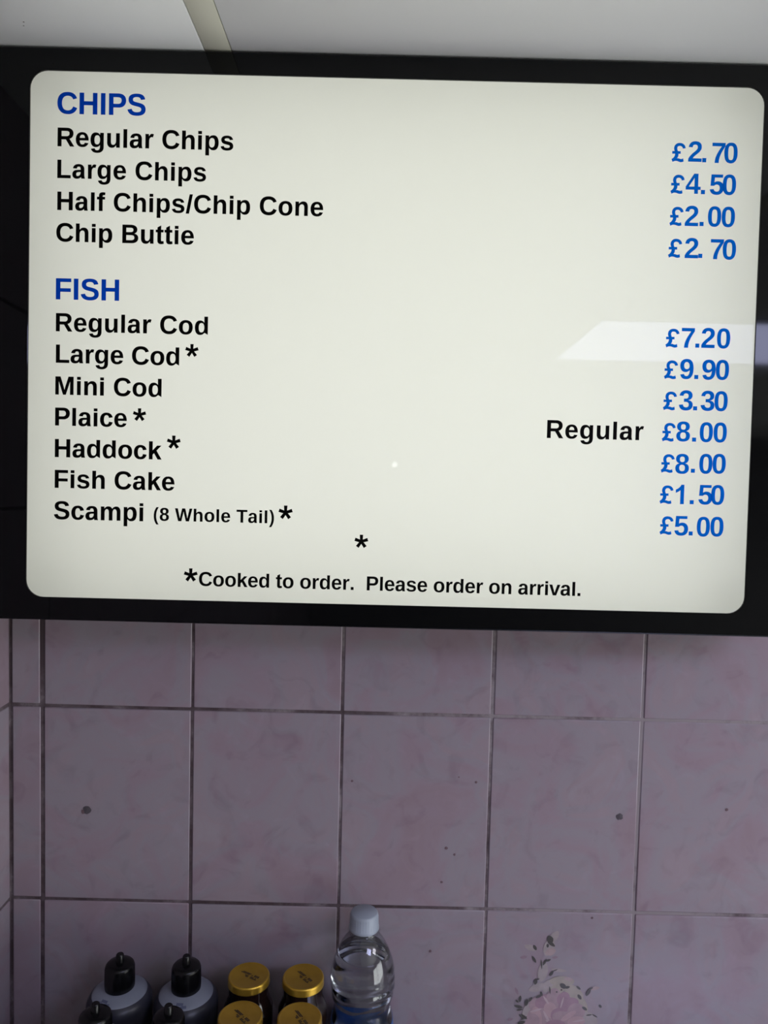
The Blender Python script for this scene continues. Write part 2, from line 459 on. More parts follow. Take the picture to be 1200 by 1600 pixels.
# added glowing pane, out of view at right, brightens ceiling and tiles
bm = bmesh.new(); box(bm, RIGHT_X-.012, RIGHT_X-.008, -2.3, .2, .25, 1.75)
link('added_fill_pane_1', bm, M['fill_glow'], kind='structure')
bm = bmesh.new()
for a in ((-2.36, -2.3, .19, 1.81), (.2, .26, .19, 1.81), (-1.08, -1.02, .25, 1.75)): box(bm, RIGHT_X-.04, RIGHT_X-.0005, a[0], a[1], a[2], a[3], bevel=.004)
for a in ((.19, .25), (1.75, 1.81)): box(bm, RIGHT_X-.04, RIGHT_X-.0005, -2.3, .2, a[0], a[1], bevel=.004)
link('trim_6', bm, M['white_metal'], kind='structure')  # border of the added glowing pane

# ------------------------------------------------------------------ marks on the tiles
def flat_leaf(bm, x, z, a, b, ang, y, mi, n=14, pointed=True):
    t = math.radians(ang); vs = []
    for k in range(n):
        th = 2*math.pi*k/n
        px, pz = a*math.cos(th), b*math.sin(th)*(abs(math.sin(th))**.45 if pointed else 1)
        vs.append(bm.verts.new((x+px*math.cos(t)-pz*math.sin(t), y, z+px*math.sin(t)+pz*math.cos(t))))
    f = bm.faces.new(vs); f.material_index = mi
    return vs

ROSE_COL = {'beige': (.262,.222,.222), 'peach': (.285,.212,.215), 'mauve': (.215,.150,.180), 'olive': (.262,.225,.195), 'pink': (.262,.180,.202),
            'rose': (.235,.142,.178), 'blush': (.315,.210,.225), 'pale': (.345,.262,.270), 'dark': (.045,.040,.034)}
rose_mats, order = [], list(ROSE_COL)
for k in order:
    c = ROSE_COL[k]
    m = make_mottled('print_'+k, tuple(v*.93 for v in c), tuple(min(1, v*1.06) for v in c), 120, .22)
    rose_mats.append(m)
bm = bmesh.new()
for i, (k, x, z, a, b, ang) in enumerate(ROSE):
    flat_leaf(bm, x, z, a, b, ang, WALL_Y-.00035-i*.000006, order.index(k), n=22 if k in ('pink','rose','blush') else 14,
              pointed=k in ('dark','pale','mauve','beige','peach'))
bmesh.ops.recalc_face_normals(bm, faces=bm.faces)
rose = link('rose_print', bm, rose_mats, wall_back)
rose['label'] = 'pink rose and leaf print on a tile'
def blob(bm, x, z, r, seed, thick=.0006):
    rr = random.Random(seed); n = 12
    ring = [bm.verts.new((x+r*rr.uniform(.8,1.15)*math.cos(2*math.pi*k/n), WALL_Y-.0003, z+r*rr.uniform(.8,1.15)*math.sin(2*math.pi*k/n))) for k in range(n)]
    c = bm.verts.new((x, WALL_Y-.0003-thick, z))
    for k in range(n): bm.faces.new((ring[k], ring[(k+1) % n], c))
    bmesh.ops.recalc_face_normals(bm, faces=bm.faces)
for i, (x, z, r) in enumerate(HOLES):
    bm = bmesh.new(); blob(bm, x, z, r, i); o = link('filled_hole', bm, M['hole'], wall_back); o['label'] = 'dark filled screw hole'
bm = bmesh.new()
for i, (x, z, r) in enumerate(SPECKS): blob(bm, x, z, r, 20+i, .0002)
link('dirt_specks', bm, M['speck'], wall_back)
bm = bmesh.new()
for x, y, r in ((-.3035, .6373, .0007), (-.3061, .6427, .0006)):
    vs = [bm.verts.new((x+r*math.cos(k), y+r*math.sin(k), CEIL_Z-.0002)) for k in [2*math.pi*i/8 for i in range(8)]]
    bm.faces.new(vs)
link('dirt_specks', bm, M['speck'], ceiling)

# ------------------------------------------------------------------ letter outlines (units: 1409 = cap height)
GLYPHS = {
'C': (1479, "M795 212Q1062 212 1166 480L1423 383Q1340 179 1179 79Q1019 -20 795 -20Q455 -20 269 172Q84 365 84 711Q84 1058 263 1244Q442 1430 782 1430Q1030 1430 1186 1330Q1342 1231 1405 1038L1145 967Q1112 1073 1015 1135Q919 1198 788 1198Q588 1198 484 1074Q381 950 381 711Q381 468 487 340Q594 212 795 212Z"),
'H': (1479, "M1046 0V604H432V0H137V1409H432V848H1046V1409H1341V0Z"),
'I': (569, "M137 0V1409H432V0Z"),
'P': (1366, "M1296 963Q1296 827 1234 720Q1172 613 1056 554Q941 496 782 496H432V0H137V1409H770Q1023 1409 1159 1292Q1296 1176 1296 963ZM999 958Q999 1180 737 1180H432V723H745Q867 723 933 783Q999 844 999 958Z"),
'S': (1366, "M1286 406Q1286 199 1132 89Q979 -20 682 -20Q411 -20 257 76Q103 172 59 367L344 414Q373 302 457 251Q541 201 690 201Q999 201 999 389Q999 449 963 488Q928 527 863 553Q799 579 616 616Q458 653 396 675Q334 698 284 728Q234 759 199 802Q164 845 144 903Q125 961 125 1036Q125 1227 268 1328Q412 1430 686 1430Q948 1430 1079 1348Q1211 1266 1249 1077L963 1038Q941 1129 873 1175Q806 1221 680 1221Q412 1221 412 1053Q412 998 440 963Q469 928 525 903Q581 879 752 842Q955 799 1042 762Q1130 726 1181 677Q1232 629 1259 561Q1286 494 1286 406Z"),
'R': (1479, "M1105 0L778 535H432V0H137V1409H841Q1093 1409 1230 1300Q1367 1192 1367 989Q1367 841 1283 733Q1199 626 1056 592L1437 0ZM1070 977Q1070 1180 810 1180H432V764H818Q942 764 1006 820Q1070 876 1070 977Z"),
'L': (1251, "M137 0V1409H432V228H1188V0Z"),
'B': (1479, "M1386 402Q1386 210 1242 105Q1098 0 842 0H137V1409H782Q1040 1409 1172 1319Q1305 1230 1305 1055Q1305 935 1238 852Q1172 770 1036 741Q1207 721 1296 633Q1386 546 1386 402ZM1008 1015Q1008 1110 947 1150Q887 1190 768 1190H432V841H770Q895 841 951 884Q1008 928 1008 1015ZM1090 425Q1090 623 806 623H432V219H817Q959 219 1024 270Q1090 322 1090 425Z"),
'F': (1251, "M432 1181V745H1153V517H432V0H137V1409H1176V1181Z"),
'T': (1251, "M773 1181V0H478V1181H23V1409H1229V1181Z"),
'M': (1706, "M1307 0V1100Q1260 940 1212 786L958 0H748L494 786Q445 940 399 1100V0H137V1409H532L784 621L806 545L854 356L917 582L1176 1409H1569V0Z"),
'W': (1933, "M1567 0H1217L1026 815Q991 959 967 1116Q943 985 928 916Q913 848 715 0H365L2 1409H301L505 499L551 279Q579 418 605 544Q632 671 805 1409H1135L1313 659Q1334 575 1384 279L1409 395L1462 625L1632 1409H1931Z"),
'e': (1139, "M586 -20Q342 -20 211 124Q80 269 80 546Q80 814 213 958Q346 1102 590 1102Q823 1102 946 947Q1069 793 1069 495V487H375Q375 329 433 248Q492 168 600 168Q749 168 788 297L1053 274Q938 -20 586 -20ZM586 925Q487 925 433 856Q380 787 377 663H797Q789 794 734 859Q679 925 586 925Z"),
'g': (1251, "M596 -434Q398 -434 277 -358Q157 -283 129 -143L410 -110Q425 -175 474 -212Q524 -249 604 -249Q721 -249 775 -177Q829 -105 829 37V94L830 205Q736 2 481 2Q292 2 188 144Q84 286 84 550Q84 815 191 959Q298 1103 502 1103Q738 1103 831 905Q834 943 838 1003Q843 1063 848 1082H1114Q1108 974 1108 832V33Q1108 -198 977 -316Q846 -434 596 -434ZM831 556Q831 723 771 816Q712 910 602 910Q377 910 377 550Q377 197 600 197Q712 197 771 290Q831 384 831 556Z"),
'u': (1251, "M408 1082V475Q408 190 600 190Q702 190 764 277Q827 365 827 502V1082H1108V242Q1108 104 1116 0H848Q838 130 833 208Q775 92 688 36Q602 -20 483 -20Q311 -20 219 85Q127 191 127 395V1082Z"),
'l': (569, "M143 0V1409H424V0Z"),
'a': (1139, "M393 -20Q236 -20 148 65Q60 151 60 306Q60 474 169 562Q279 650 487 652L720 656V711Q720 817 683 868Q646 920 562 920Q484 920 447 884Q411 849 402 767L109 781Q136 939 253 1020Q371 1102 574 1102Q779 1102 890 1001Q1001 900 1001 714V320Q1001 229 1021 120Q1032 60 1055 0H780Q760 40 752 130Q631 -20 393 -20ZM720 501L576 499Q478 495 437 477Q396 460 374 424Q353 388 353 328Q353 251 388 213Q424 176 483 176Q549 176 603 212Q658 248 689 311Q720 375 720 446Z"),
'r': (797, "M143 0V828Q143 917 140 976Q138 1036 135 1082H403L417 900Q470 985 493 1011Q525 1058 569 1080Q613 1103 679 1103Q733 1103 790 1068L715 830Q698 868 646 868Q541 868 482 783Q424 698 424 531V0Z"),
'h': (1251, "M424 916Q477 990 563 1046Q649 1102 768 1102Q940 1102 1032 996Q1124 890 1124 686V0H844V606Q844 891 651 891Q549 891 486 803Q424 716 424 579V0H143V1409H424Z"),
'i': (569, "M143 1190V1409H424V1190ZM143 0V1082H424V0Z"),
'p': (1251, "M1167 546Q1167 275 1058 127Q950 -20 752 -20Q638 -20 553 29Q469 79 424 165V-425H143V833Q143 986 135 1082H408L420 935Q530 1105 770 1105Q959 1105 1063 959Q1167 814 1167 546ZM874 546Q874 910 651 910Q539 910 479 812Q420 714 420 538Q420 363 479 267Q539 172 649 172Q874 172 874 546Z"),
's': (1139, "M1055 316Q1055 159 926 69Q798 -20 571 -20Q348 -20 229 50Q111 121 72 270L319 307Q340 230 391 198Q443 166 571 166Q689 166 743 196Q797 226 797 290Q797 342 753 372Q710 403 606 424Q368 471 285 511Q202 552 158 616Q115 681 115 775Q115 930 234 1016Q354 1103 573 1103Q766 1103 883 1028Q1001 953 1030 811L781 785Q769 851 722 883Q675 916 573 916Q473 916 423 890Q373 865 373 805Q373 758 411 730Q450 703 541 685Q668 659 766 631Q865 604 924 566Q984 528 1019 468Q1055 409 1055 316Z"),
'f': (682, "M473 892V0H193V892H35V1082H193V1165Q193 1302 271 1368Q349 1434 508 1434Q587 1434 686 1418L660 1222Q625 1234 590 1234Q530 1234 501 1209Q473 1184 473 1120V1082H660V892Z"),
'n': (1251, "M844 0V607Q844 892 651 892Q549 892 486 804Q424 717 424 580V0H143V840Q143 927 140 982Q138 1038 135 1082H403L417 915Q477 1003 563 1047Q649 1103 768 1103Q940 1103 1032 997Q1124 891 1124 687V0Z"),
'o': (1251, "M1171 542Q1171 279 1025 129Q879 -20 621 -20Q368 -20 224 130Q80 280 80 542Q80 803 224 952Q368 1102 627 1102Q892 1102 1031 957Q1171 813 1171 542ZM877 542Q877 735 814 822Q751 909 631 909Q375 909 375 542Q375 361 437 266Q500 172 618 172Q877 172 877 542Z"),
't': (682, "M420 -18Q296 -18 229 49Q162 117 162 254V892H25V1082H162V1260L440 1409V1082H632V892H440V330Q440 251 470 213Q500 200 543 200Q586 200 637 220L665 20Q553 -18 420 -18Z"),
'd': (1251, "M848 0Q840 60 838 100Q836 140 832 176Q734 -20 479 -20Q290 -20 187 127Q84 275 84 540Q84 809 192 955Q301 1102 500 1102Q615 1102 698 1054Q782 1006 827 911V1409H1108V0ZM831 547Q831 722 772 816Q714 911 600 911Q487 911 432 819Q377 728 377 540Q377 172 598 172Q709 172 770 269Q831 367 831 547Z"),
'k': (1139, "M834 0L545 490L424 370V0H143V1409H424V700L790 1082H1112L732 690L1141 0Z"),
'c': (1139, "M594 -20Q348 -20 214 126Q80 273 80 535Q80 803 215 952Q350 1102 598 1102Q789 1102 914 1006Q1039 910 1071 741L788 697Q776 790 728 849Q680 909 592 909Q375 909 375 546Q375 172 596 172Q676 172 730 222Q784 273 797 393L1079 350Q1064 249 999 162Q935 75 830 27Q725 -20 594 -20Z"),
'm': (1821, "M780 0V607Q780 892 616 892Q531 892 477 805Q424 718 424 580V0H143V840Q143 927 140 982Q138 1038 135 1082H403L417 915Q472 1003 549 1047Q627 1103 735 1103Q960 1103 1039 905Q1097 1003 1174 1048Q1251 1103 1370 1103Q1528 1103 1611 995Q1694 888 1694 687V0H1415V607Q1415 892 1251 892Q1169 892 1116 812Q1064 733 1059 593V0Z"),
'v': (1139, "M731 0H395L8 1082H305L494 477Q509 427 565 227Q575 268 606 371Q637 474 836 1082H1130Z"),
'0': (1139, "M1055 705Q1055 348 932 164Q810 -20 565 -20Q81 -20 81 705Q81 958 134 1118Q187 1278 293 1354Q399 1430 573 1430Q823 1430 939 1249Q1055 1068 1055 705ZM773 705Q773 900 754 1008Q735 1116 693 1163Q651 1210 571 1210Q486 1210 442 1162Q399 1115 380 1007Q362 900 362 705Q362 512 381 403Q401 295 443 248Q486 201 567 201Q647 201 690 250Q734 300 753 409Q773 518 773 705Z"),
'1': (1139, "M775 0H505V1018Q356 879 156 813V1050Q261 1085 385 1181Q509 1278 555 1409H775Z"),
'2': (1139, "M71 0V195Q126 316 227 431Q329 546 483 671Q631 791 690 869Q750 947 750 1022Q750 1206 565 1206Q475 1206 427 1157Q380 1109 366 1012L83 1028Q107 1224 229 1327Q352 1430 563 1430Q791 1430 913 1326Q1035 1222 1035 1034Q1035 935 996 855Q957 775 896 707Q835 640 760 581Q686 522 616 466Q546 410 488 353Q431 296 403 231H1057V0Z"),
'3': (1139, "M1065 391Q1065 193 935 85Q805 -23 565 -23Q338 -23 204 81Q70 186 47 383L333 408Q360 205 564 205Q665 205 721 255Q777 305 777 408Q777 502 709 552Q641 602 507 602H409V829H501Q622 829 683 878Q744 928 744 1020Q744 1107 695 1156Q647 1206 554 1206Q467 1206 413 1158Q360 1110 352 1022L71 1042Q93 1224 222 1327Q351 1430 559 1430Q780 1430 904 1330Q1029 1231 1029 1055Q1029 923 951 838Q874 753 728 725V721Q890 702 977 614Q1065 527 1065 391Z"),
'4': (1139, "M940 287V0H672V287H31V498L626 1409H940V496H1128V287ZM672 496H260L587 993Q640 1080 672 1140Z"),
'5': (1139, "M1082 469Q1082 245 942 112Q803 -20 560 -20Q348 -20 220 75Q93 171 63 352L344 375Q366 285 422 244Q478 203 563 203Q668 203 730 270Q793 337 793 463Q793 574 734 640Q675 707 569 707Q452 707 378 616H104L153 1409H1000V1200H408L385 844Q487 934 640 934Q841 934 961 809Q1082 684 1082 469Z"),
'7': (1139, "M1049 1186Q954 1036 869 895Q785 754 722 611Q659 469 622 318Q586 168 586 0H293Q293 176 339 340Q385 505 472 675Q559 846 788 1178H88V1409H1049Z"),
'8': (1139, "M1076 397Q1076 199 945 89Q814 -20 571 -20Q330 -20 197 89Q65 198 65 395Q65 530 143 622Q221 715 352 737V741Q238 766 168 854Q98 942 98 1057Q98 1230 220 1330Q343 1430 567 1430Q796 1430 918 1332Q1041 1235 1041 1055Q1041 940 971 853Q902 766 785 743V739Q921 717 998 627Q1076 538 1076 397ZM752 1040Q752 1140 706 1186Q660 1233 567 1233Q385 1233 385 1040Q385 838 569 838Q661 838 706 885Q752 932 752 1040ZM785 420Q785 641 565 641Q463 641 408 583Q354 525 354 416Q354 292 408 235Q462 178 573 178Q682 178 733 235Q785 292 785 420Z"),
'9': (1139, "M1063 727Q1063 352 926 166Q789 -20 537 -20Q351 -20 245 59Q140 139 96 311L360 348Q399 201 540 201Q658 201 721 314Q785 427 787 649Q749 574 662 531Q576 489 476 489Q290 489 180 615Q71 742 71 958Q71 1180 199 1305Q328 1430 563 1430Q816 1430 939 1254Q1063 1079 1063 727ZM766 924Q766 1055 708 1132Q651 1210 556 1210Q463 1210 409 1142Q356 1075 356 956Q356 839 409 768Q462 698 557 698Q647 698 706 759Q766 821 766 924Z"),
'(': (682, "M399 -425Q242 -199 172 26Q102 251 102 531Q102 810 172 1034Q242 1259 399 1484H640Q492 1256 425 1030Q359 804 359 530Q359 257 425 32Q492 -192 640 -425Z"),
')': (682, "M283 -425H42Q190 -192 256 32Q323 257 323 530Q323 804 256 1030Q190 1256 42 1484H283Q440 1259 510 1034Q580 810 580 531Q580 251 510 26Q440 -199 283 -425Z"),
'/': (569, "M20 -41L311 1440H549L263 -41Z"),
'.': (569, "M139 0V290H428V0Z"),
'£': (1139, "M1020 1010Q1000 1110 930 1160Q860 1215 760 1215Q640 1215 580 1160Q520 1105 520 1010Q520 920 585 800H830V610H640Q655 530 630 430Q600 330 520 245Q610 270 700 245Q800 205 890 205Q980 210 1060 265L1120 30Q1000 -30 870 -28Q760 -20 640 30Q500 75 390 60Q280 45 150 -25L50 195Q200 270 280 380Q350 480 350 610H95V800H320Q240 920 245 1040Q255 1220 390 1330Q530 1435 740 1430Q960 1430 1100 1320Q1230 1220 1255 1050Z"),
' ': (569, ""),
}
import re
def contours(ch, q=7):
    out, cur, pen = [], [], (0, 0)
    for cmd, arg in re.findall(r'([MLHVQZ])([^MLHVQZ]*)', GLYPHS[ch][1]):
        a = [float(v) for v in arg.split()]
        if cmd == 'M': cur = [tuple(a)]; pen = tuple(a)
        elif cmd == 'L': pen = tuple(a); cur.append(pen)
        elif cmd == 'H': pen = (a[0], pen[1]); cur.append(pen)
        elif cmd == 'V': pen = (pen[0], a[0]); cur.append(pen)
        elif cmd == 'Q':
            c, e = (a[0], a[1]), (a[2], a[3])
            for k in range(1, q+1):
                t = k/q; cur.append(tuple((1-t)**2*pen[d]+2*t*(1-t)*c[d]+t*t*e[d] for d in (0, 1)))
            pen = e
        elif cmd == 'Z':
            if abs(cur[0][0]-cur[-1][0])+abs(cur[0][1]-cur[-1][1]) < 1: cur.pop()
            out.append(cur)
    return out

def area(c): return sum(a[0]*b[1]-b[0]*a[1] for a, b in zip(c, c[1:]+c[:1]))/2

def thin(c, d):
    """move a contour by d towards its fill; outlines run clockwise, holes anticlockwise"""
    n = len(c); out = []
    for i in range(n):
        p, a, b = Vector(c[i]), Vector(c[i-1]), Vector(c[(i+1) % n])
        e1, e2 = (p-a).normalized(), (b-p).normalized()
        n1, n2 = Vector((e1.y, -e1.x)), Vector((e2.y, -e2.x))
        k = max(.45, 1+n1.dot(n2))
        out.append(tuple(p + (n1+n2)*(d/k)))
    return out

def inside(p, poly):
    r = False
    for (x1, y1), (x2, y2) in zip(poly, poly[1:]+poly[:1]):
        if (y1 > p[1]) != (y2 > p[1]) and p[0] < (x2-x1)*(p[1]-y1)/(y2-y1)+x1: r = not r
    return r

GLYPH_CACHE = {}
def glyph(ch, weight):
    if (ch, weight) in GLYPH_CACHE: return GLYPH_CACHE[ch, weight]
    cs = contours(ch)
    fixed = []
    for i, c in enumerate(cs):
        hole = any(j != i and inside(c[0], d) for j, d in enumerate(cs))
        if (area(c) > 0) != hole: c = c[::-1]
        fixed.append(thin(c, weight))
    xs = [p[0] for c in fixed for p in c]
    GLYPH_CACHE[ch, weight] = (fixed, min(xs) if xs else 0, max(xs) if xs else 0)
    return GLYPH_CACHE[ch, weight]

def letters_mesh(name, polys, m, parent, y=-.0004, depth=.00035):
    """polys: one list of closed contours per letter, in board coordinates (x, z); filled faces with a thin rim, standing on the panel"""
    bm = bmesh.new()
    for group in polys:
        cu = bpy.data.curves.new(name, 'CURVE'); cu.dimensions = '2D'; cu.fill_mode = 'BOTH'
        for c in group:
            s = cu.splines.new('POLY'); s.points.add(len(c)-1); s.use_cyclic_u = True
            for p, q in zip(s.points, c): p.co = (q[0], q[1], 0, 1)
        tmp = bpy.data.objects.new(name+'_tmp', cu); COL.objects.link(tmp)
        dg = bpy.context.evaluated_depsgraph_get(); dg.update()
        me = bpy.data.meshes.new_from_object(tmp.evaluated_get(dg))
        bpy.data.objects.remove(tmp); bpy.data.curves.remove(cu)
        bm.from_mesh(me); bpy.data.meshes.remove(me)
    bmesh.ops.remove_doubles(bm, verts=bm.verts, dist=1e-7)
    for v in bm.verts: v.co = Vector((v.co.x, y, v.co.y))
    for f in bm.faces:
        f.normal_update()
        if f.normal.y > 0: f.normal_flip()
    be = [e for e in bm.edges if e.is_boundary]
    ex = bmesh.ops.extrude_edge_only(bm, edges=be)
    for v in [g for g in ex['geom'] if isinstance(g, bmesh.types.BMVert)]: v.co.y += depth
    return link(name, bm, m, parent)

def line_polys(text, p, q, cap, weight, xs=.985):
    s = cap/1409
    ang = math.atan2(q[1]-p[1], q[0]-p[0]); target = math.hypot(q[0]-p[0], q[1]-p[1])
    adv, x = [], 0
    for ch in text:
        adv.append(x); x += GLYPHS[ch][0]*xs*s
    first, last = glyph(text[0], weight), glyph(text[-1], weight)
    natural = adv[-1] + last[2]*xs*s - first[1]*xs*s
    track = (target-natural)/(len(text)-1)
    out = []
    for i, ch in enumerate(text):
        ox = adv[i] + track*i - first[1]*xs*s
        group = []
        for c in glyph(ch, weight)[0]:
            pts = []
            for a, b in c:
                lx, ly = ox+a*xs*s, b*s
                pts.append((p[0]+lx*math.cos(ang)-ly*math.sin(ang), p[1]+lx*math.sin(ang)+ly*math.cos(ang)))
            group.append(pts)
        if group: out.append(group)
    return out

def star_polys(cx, cz, r):
    """five tapered arms meeting at the middle, one closed outline"""
    pts = []
    cz -= r*.10; R = r*1.05
    for k in range(5):
        a = math.pi/2 - k*2*math.pi/5
        d, n = Vector((math.cos(a), math.sin(a))), Vector((-math.sin(a), math.cos(a)))
        b = a - math.pi/5
        for q in (d*R + n*R*.25, d*R - n*R*.25, Vector((math.cos(b), math.sin(b)))*R*.36):
            pts.append((cx+q.x, cz+q.y))
    return [[pts]]

# ------------------------------------------------------------------ the menu light box
BOARD_W, BOARD_H, CORNER = 0.6336, 0.4559, 0.0150
sign = empty('menu_light_box', (-.3137, .67, CAM_Z+.3367), 'black framed light box menu on the tiled wall listing chips and fish with blue prices', 'sign')
sign.rotation_euler = (-.0222, 0, 0)

def rounded_rect(x0, x1, z0, z1, r, n=8):
    pts = []
    for cx, cz, a0 in ((x1-r, z1-r, 0), (x0+r, z1-r, 90), (x0+r, z0+r, 180), (x1-r, z0+r, 270)):
        for k in range(n+1):
            a = math.radians(a0+90*k/n); pts.append((cx+r*math.cos(a), cz+r*math.sin(a)))
    return pts
def loft(bm, loops, close=False):
    rings = [[bm.verts.new((x, y, z)) for x, z in pts] for pts, y in loops]
    for A, B in zip(rings, rings[1:]):
        for k in range(len(A)):
            k2 = (k+1) % len(A); bm.faces.new((A[k], A[k2], B[k2], B[k]))
    if close: bm.faces.new(rings[-1])
    bmesh.ops.recalc_face_normals(bm, faces=bm.faces)
    return rings
LM, RM, TM, BM_ = .041, .045, .0195, .0205
def outer(d, r): return rounded_rect(-LM+d, BOARD_W+RM-d, -BOARD_H-BM_+d, TM-d, r)
def opening(d): return rounded_rect(d, BOARD_W-d, -BOARD_H+d, -d, CORNER-d)
bm = bmesh.new()
loft(bm, [(rounded_rect(-.02, BOARD_W+.02, -BOARD_H-.012, .012, .012), .0030), (opening(0), .0016), (opening(0), .0002), (opening(-.0003), 0), (outer(.0015, .003), 0), (outer(.0004, .0035), .0006), (outer(0, .004), .002), (outer(0, .004), .080)], close=True)
link('frame', bm, M['case'], sign)
bm = bmesh.new()
loft(bm, [(rounded_rect(-.026, BOARD_W+.026, -BOARD_H-.016, .016, .01), .0036), (rounded_rect(-.026, BOARD_W+.026, -BOARD_H-.016, .016, .01), .074)], close=True)
link('reflector', bm, M['reflector'], sign)
bm = bmesh.new()
ring = rounded_rect(-.015, BOARD_W+.015, -BOARD_H-.009, .009, .012)
vs = [bm.verts.new((x, .0022, z)) for x, z in ring]; bm.faces.new(vs[::-1])
vb = [bm.verts.new((x, .0050, z)) for x, z in ring]
for k in range(len(vs)):
    k2 = (k+1) % len(vs); bm.faces.new((vs[k], vs[k2], vb[k2], vb[k]))
panel = link('lit_panel', bm, M['opal'], sign)
for x, z in ((.0265, -.4335), (.612, -.4345), (.6105, -.0205), (.0265, -.0205)):
    bm = bmesh.new(); lathe(bm, [(0, 0), (.0035, 0), (.0035, .050), (.0, .050)], 16)
    for v in bm.verts: v.co = Vector((v.co.x+x, .014+v.co.z, z+v.co.y))
    link('panel_support', bm, M['reflector'], sign, smooth=40)

lamp = bpy.data.lights.new('backlight', 'AREA'); lamp.shape = 'RECTANGLE'; lamp.size = .645; lamp.size_y = .465
lamp.energy = BACKLIGHT_POWER; lamp.color = (1.0, 1.0, .985)
lo = bpy.data.objects.new('backlight', lamp); COL.objects.link(lo); lo.parent = sign
lo.location = (BOARD_W/2, .066, -BOARD_H/2); lo.rotation_euler = (math.radians(-90), 0, 0)

TEXT_Y = .0018
NAMES = {'head': ('menu_heading', 'blue_dark', -4), 'item': ('menu_item', 'ink', -5), 'small': ('menu_item_note', 'ink', -5), 'note': ('menu_footnote', 'ink', -4)}
for text, kind, p, q, cap in TEXT_LINES:
    nm, mk, wt = NAMES[kind]
    o = letters_mesh(nm, line_polys(text, p, q, cap, wt), M[mk], sign, y=TEXT_Y)
    o['label'] = ('blue' if kind == 'head' else 'black') + ' lettering reading ' + text
for cx, cz, r in ASTERISKS:
    letters_mesh('asterisk', star_polys(cx, cz, r), M['ink'], sign, y=TEXT_Y)
DIGIT = .0171/1409
for text, spots in PRICES:
    polys = []
    for ch, (x, z) in zip(text, spots):
        cs, x0, x1 = glyph(ch, 0)
        k = DIGIT*(.92 if ch == '£' else 1); kx = k*(.97 if ch != '£' else .88)
        polys.append([[(x+(a-x0)*kx, z+b*k) for a, b in c] for c in cs])
    o = letters_mesh('price', polys, M['blue'], sign, y=TEXT_Y)
    o['label'] = 'blue price reading ' + text

# ------------------------------------------------------------------ ceiling lamps (the near one shows as the pale reflection on the menu)
def ceiling_light(x0, x1, y0, y1, emit, label):
    t = empty('ceiling_light', ((x0+x1)/2, (y0+y1)/2, CEIL_Z), label, 'light')
    w, d = (x1-x0)/2, (y1-y0)/2
    bm = bmesh.new()
    for a in ((-w-.012, w+.012, -d-.012, -d), (-w-.012, w+.012, d, d+.012), (-w-.012, -w, -d, d), (w, w+.012, -d, d)):
        box(bm, *a, -.008, -.0005, bevel=.0008)
    link('lamp_frame', bm, M['white_metal'], t)
    bm = bmesh.new(); box(bm, -w, w, -d, d, -.0045, -.0008)
    link('diffuser', bm, emit, t)
    return t
ceiling_light(.432, 1.032, -.617, -.203, M['led'], 'white ceiling light panel whose reflection crosses the menu beside its prices')

ceiling_light(1.25, 1.85, -.35, .10, M['led2'], 'second white ceiling light panel, right of the one mirrored in the menu')

# ------------------------------------------------------------------ shelf carrying the bottles and jars
SHELF_Z = 1.285
bm = bmesh.new()
box(bm, LEFT_X+.002, 1.2, .44, WALL_Y-.001, SHELF_Z-.03, SHELF_Z, bevel=.003)
box(bm, LEFT_X+.03, LEFT_X+.06, .50, WALL_Y-.001, SHELF_Z-.20, SHELF_Z-.03)
box(bm, 1.1, 1.13, .50, WALL_Y-.001, SHELF_Z-.20, SHELF_Z-.03)
tag(link('shelf', bm, M['steel'], smooth=35), 'steel wall shelf under the bottles and gold lidded jars', 'shelf')

def clone(root, loc, rz, label, name=None):
    r = root.copy(); COL.objects.link(r); r.location = loc; r.rotation_euler = (0, 0, rz); r['label'] = label
    for ch in list(root.children):
        c = ch.copy(); COL.objects.link(c); c.parent = r
        for gch in ch.children:
            d = gch.copy(); COL.objects.link(d); d.parent = c
    return r

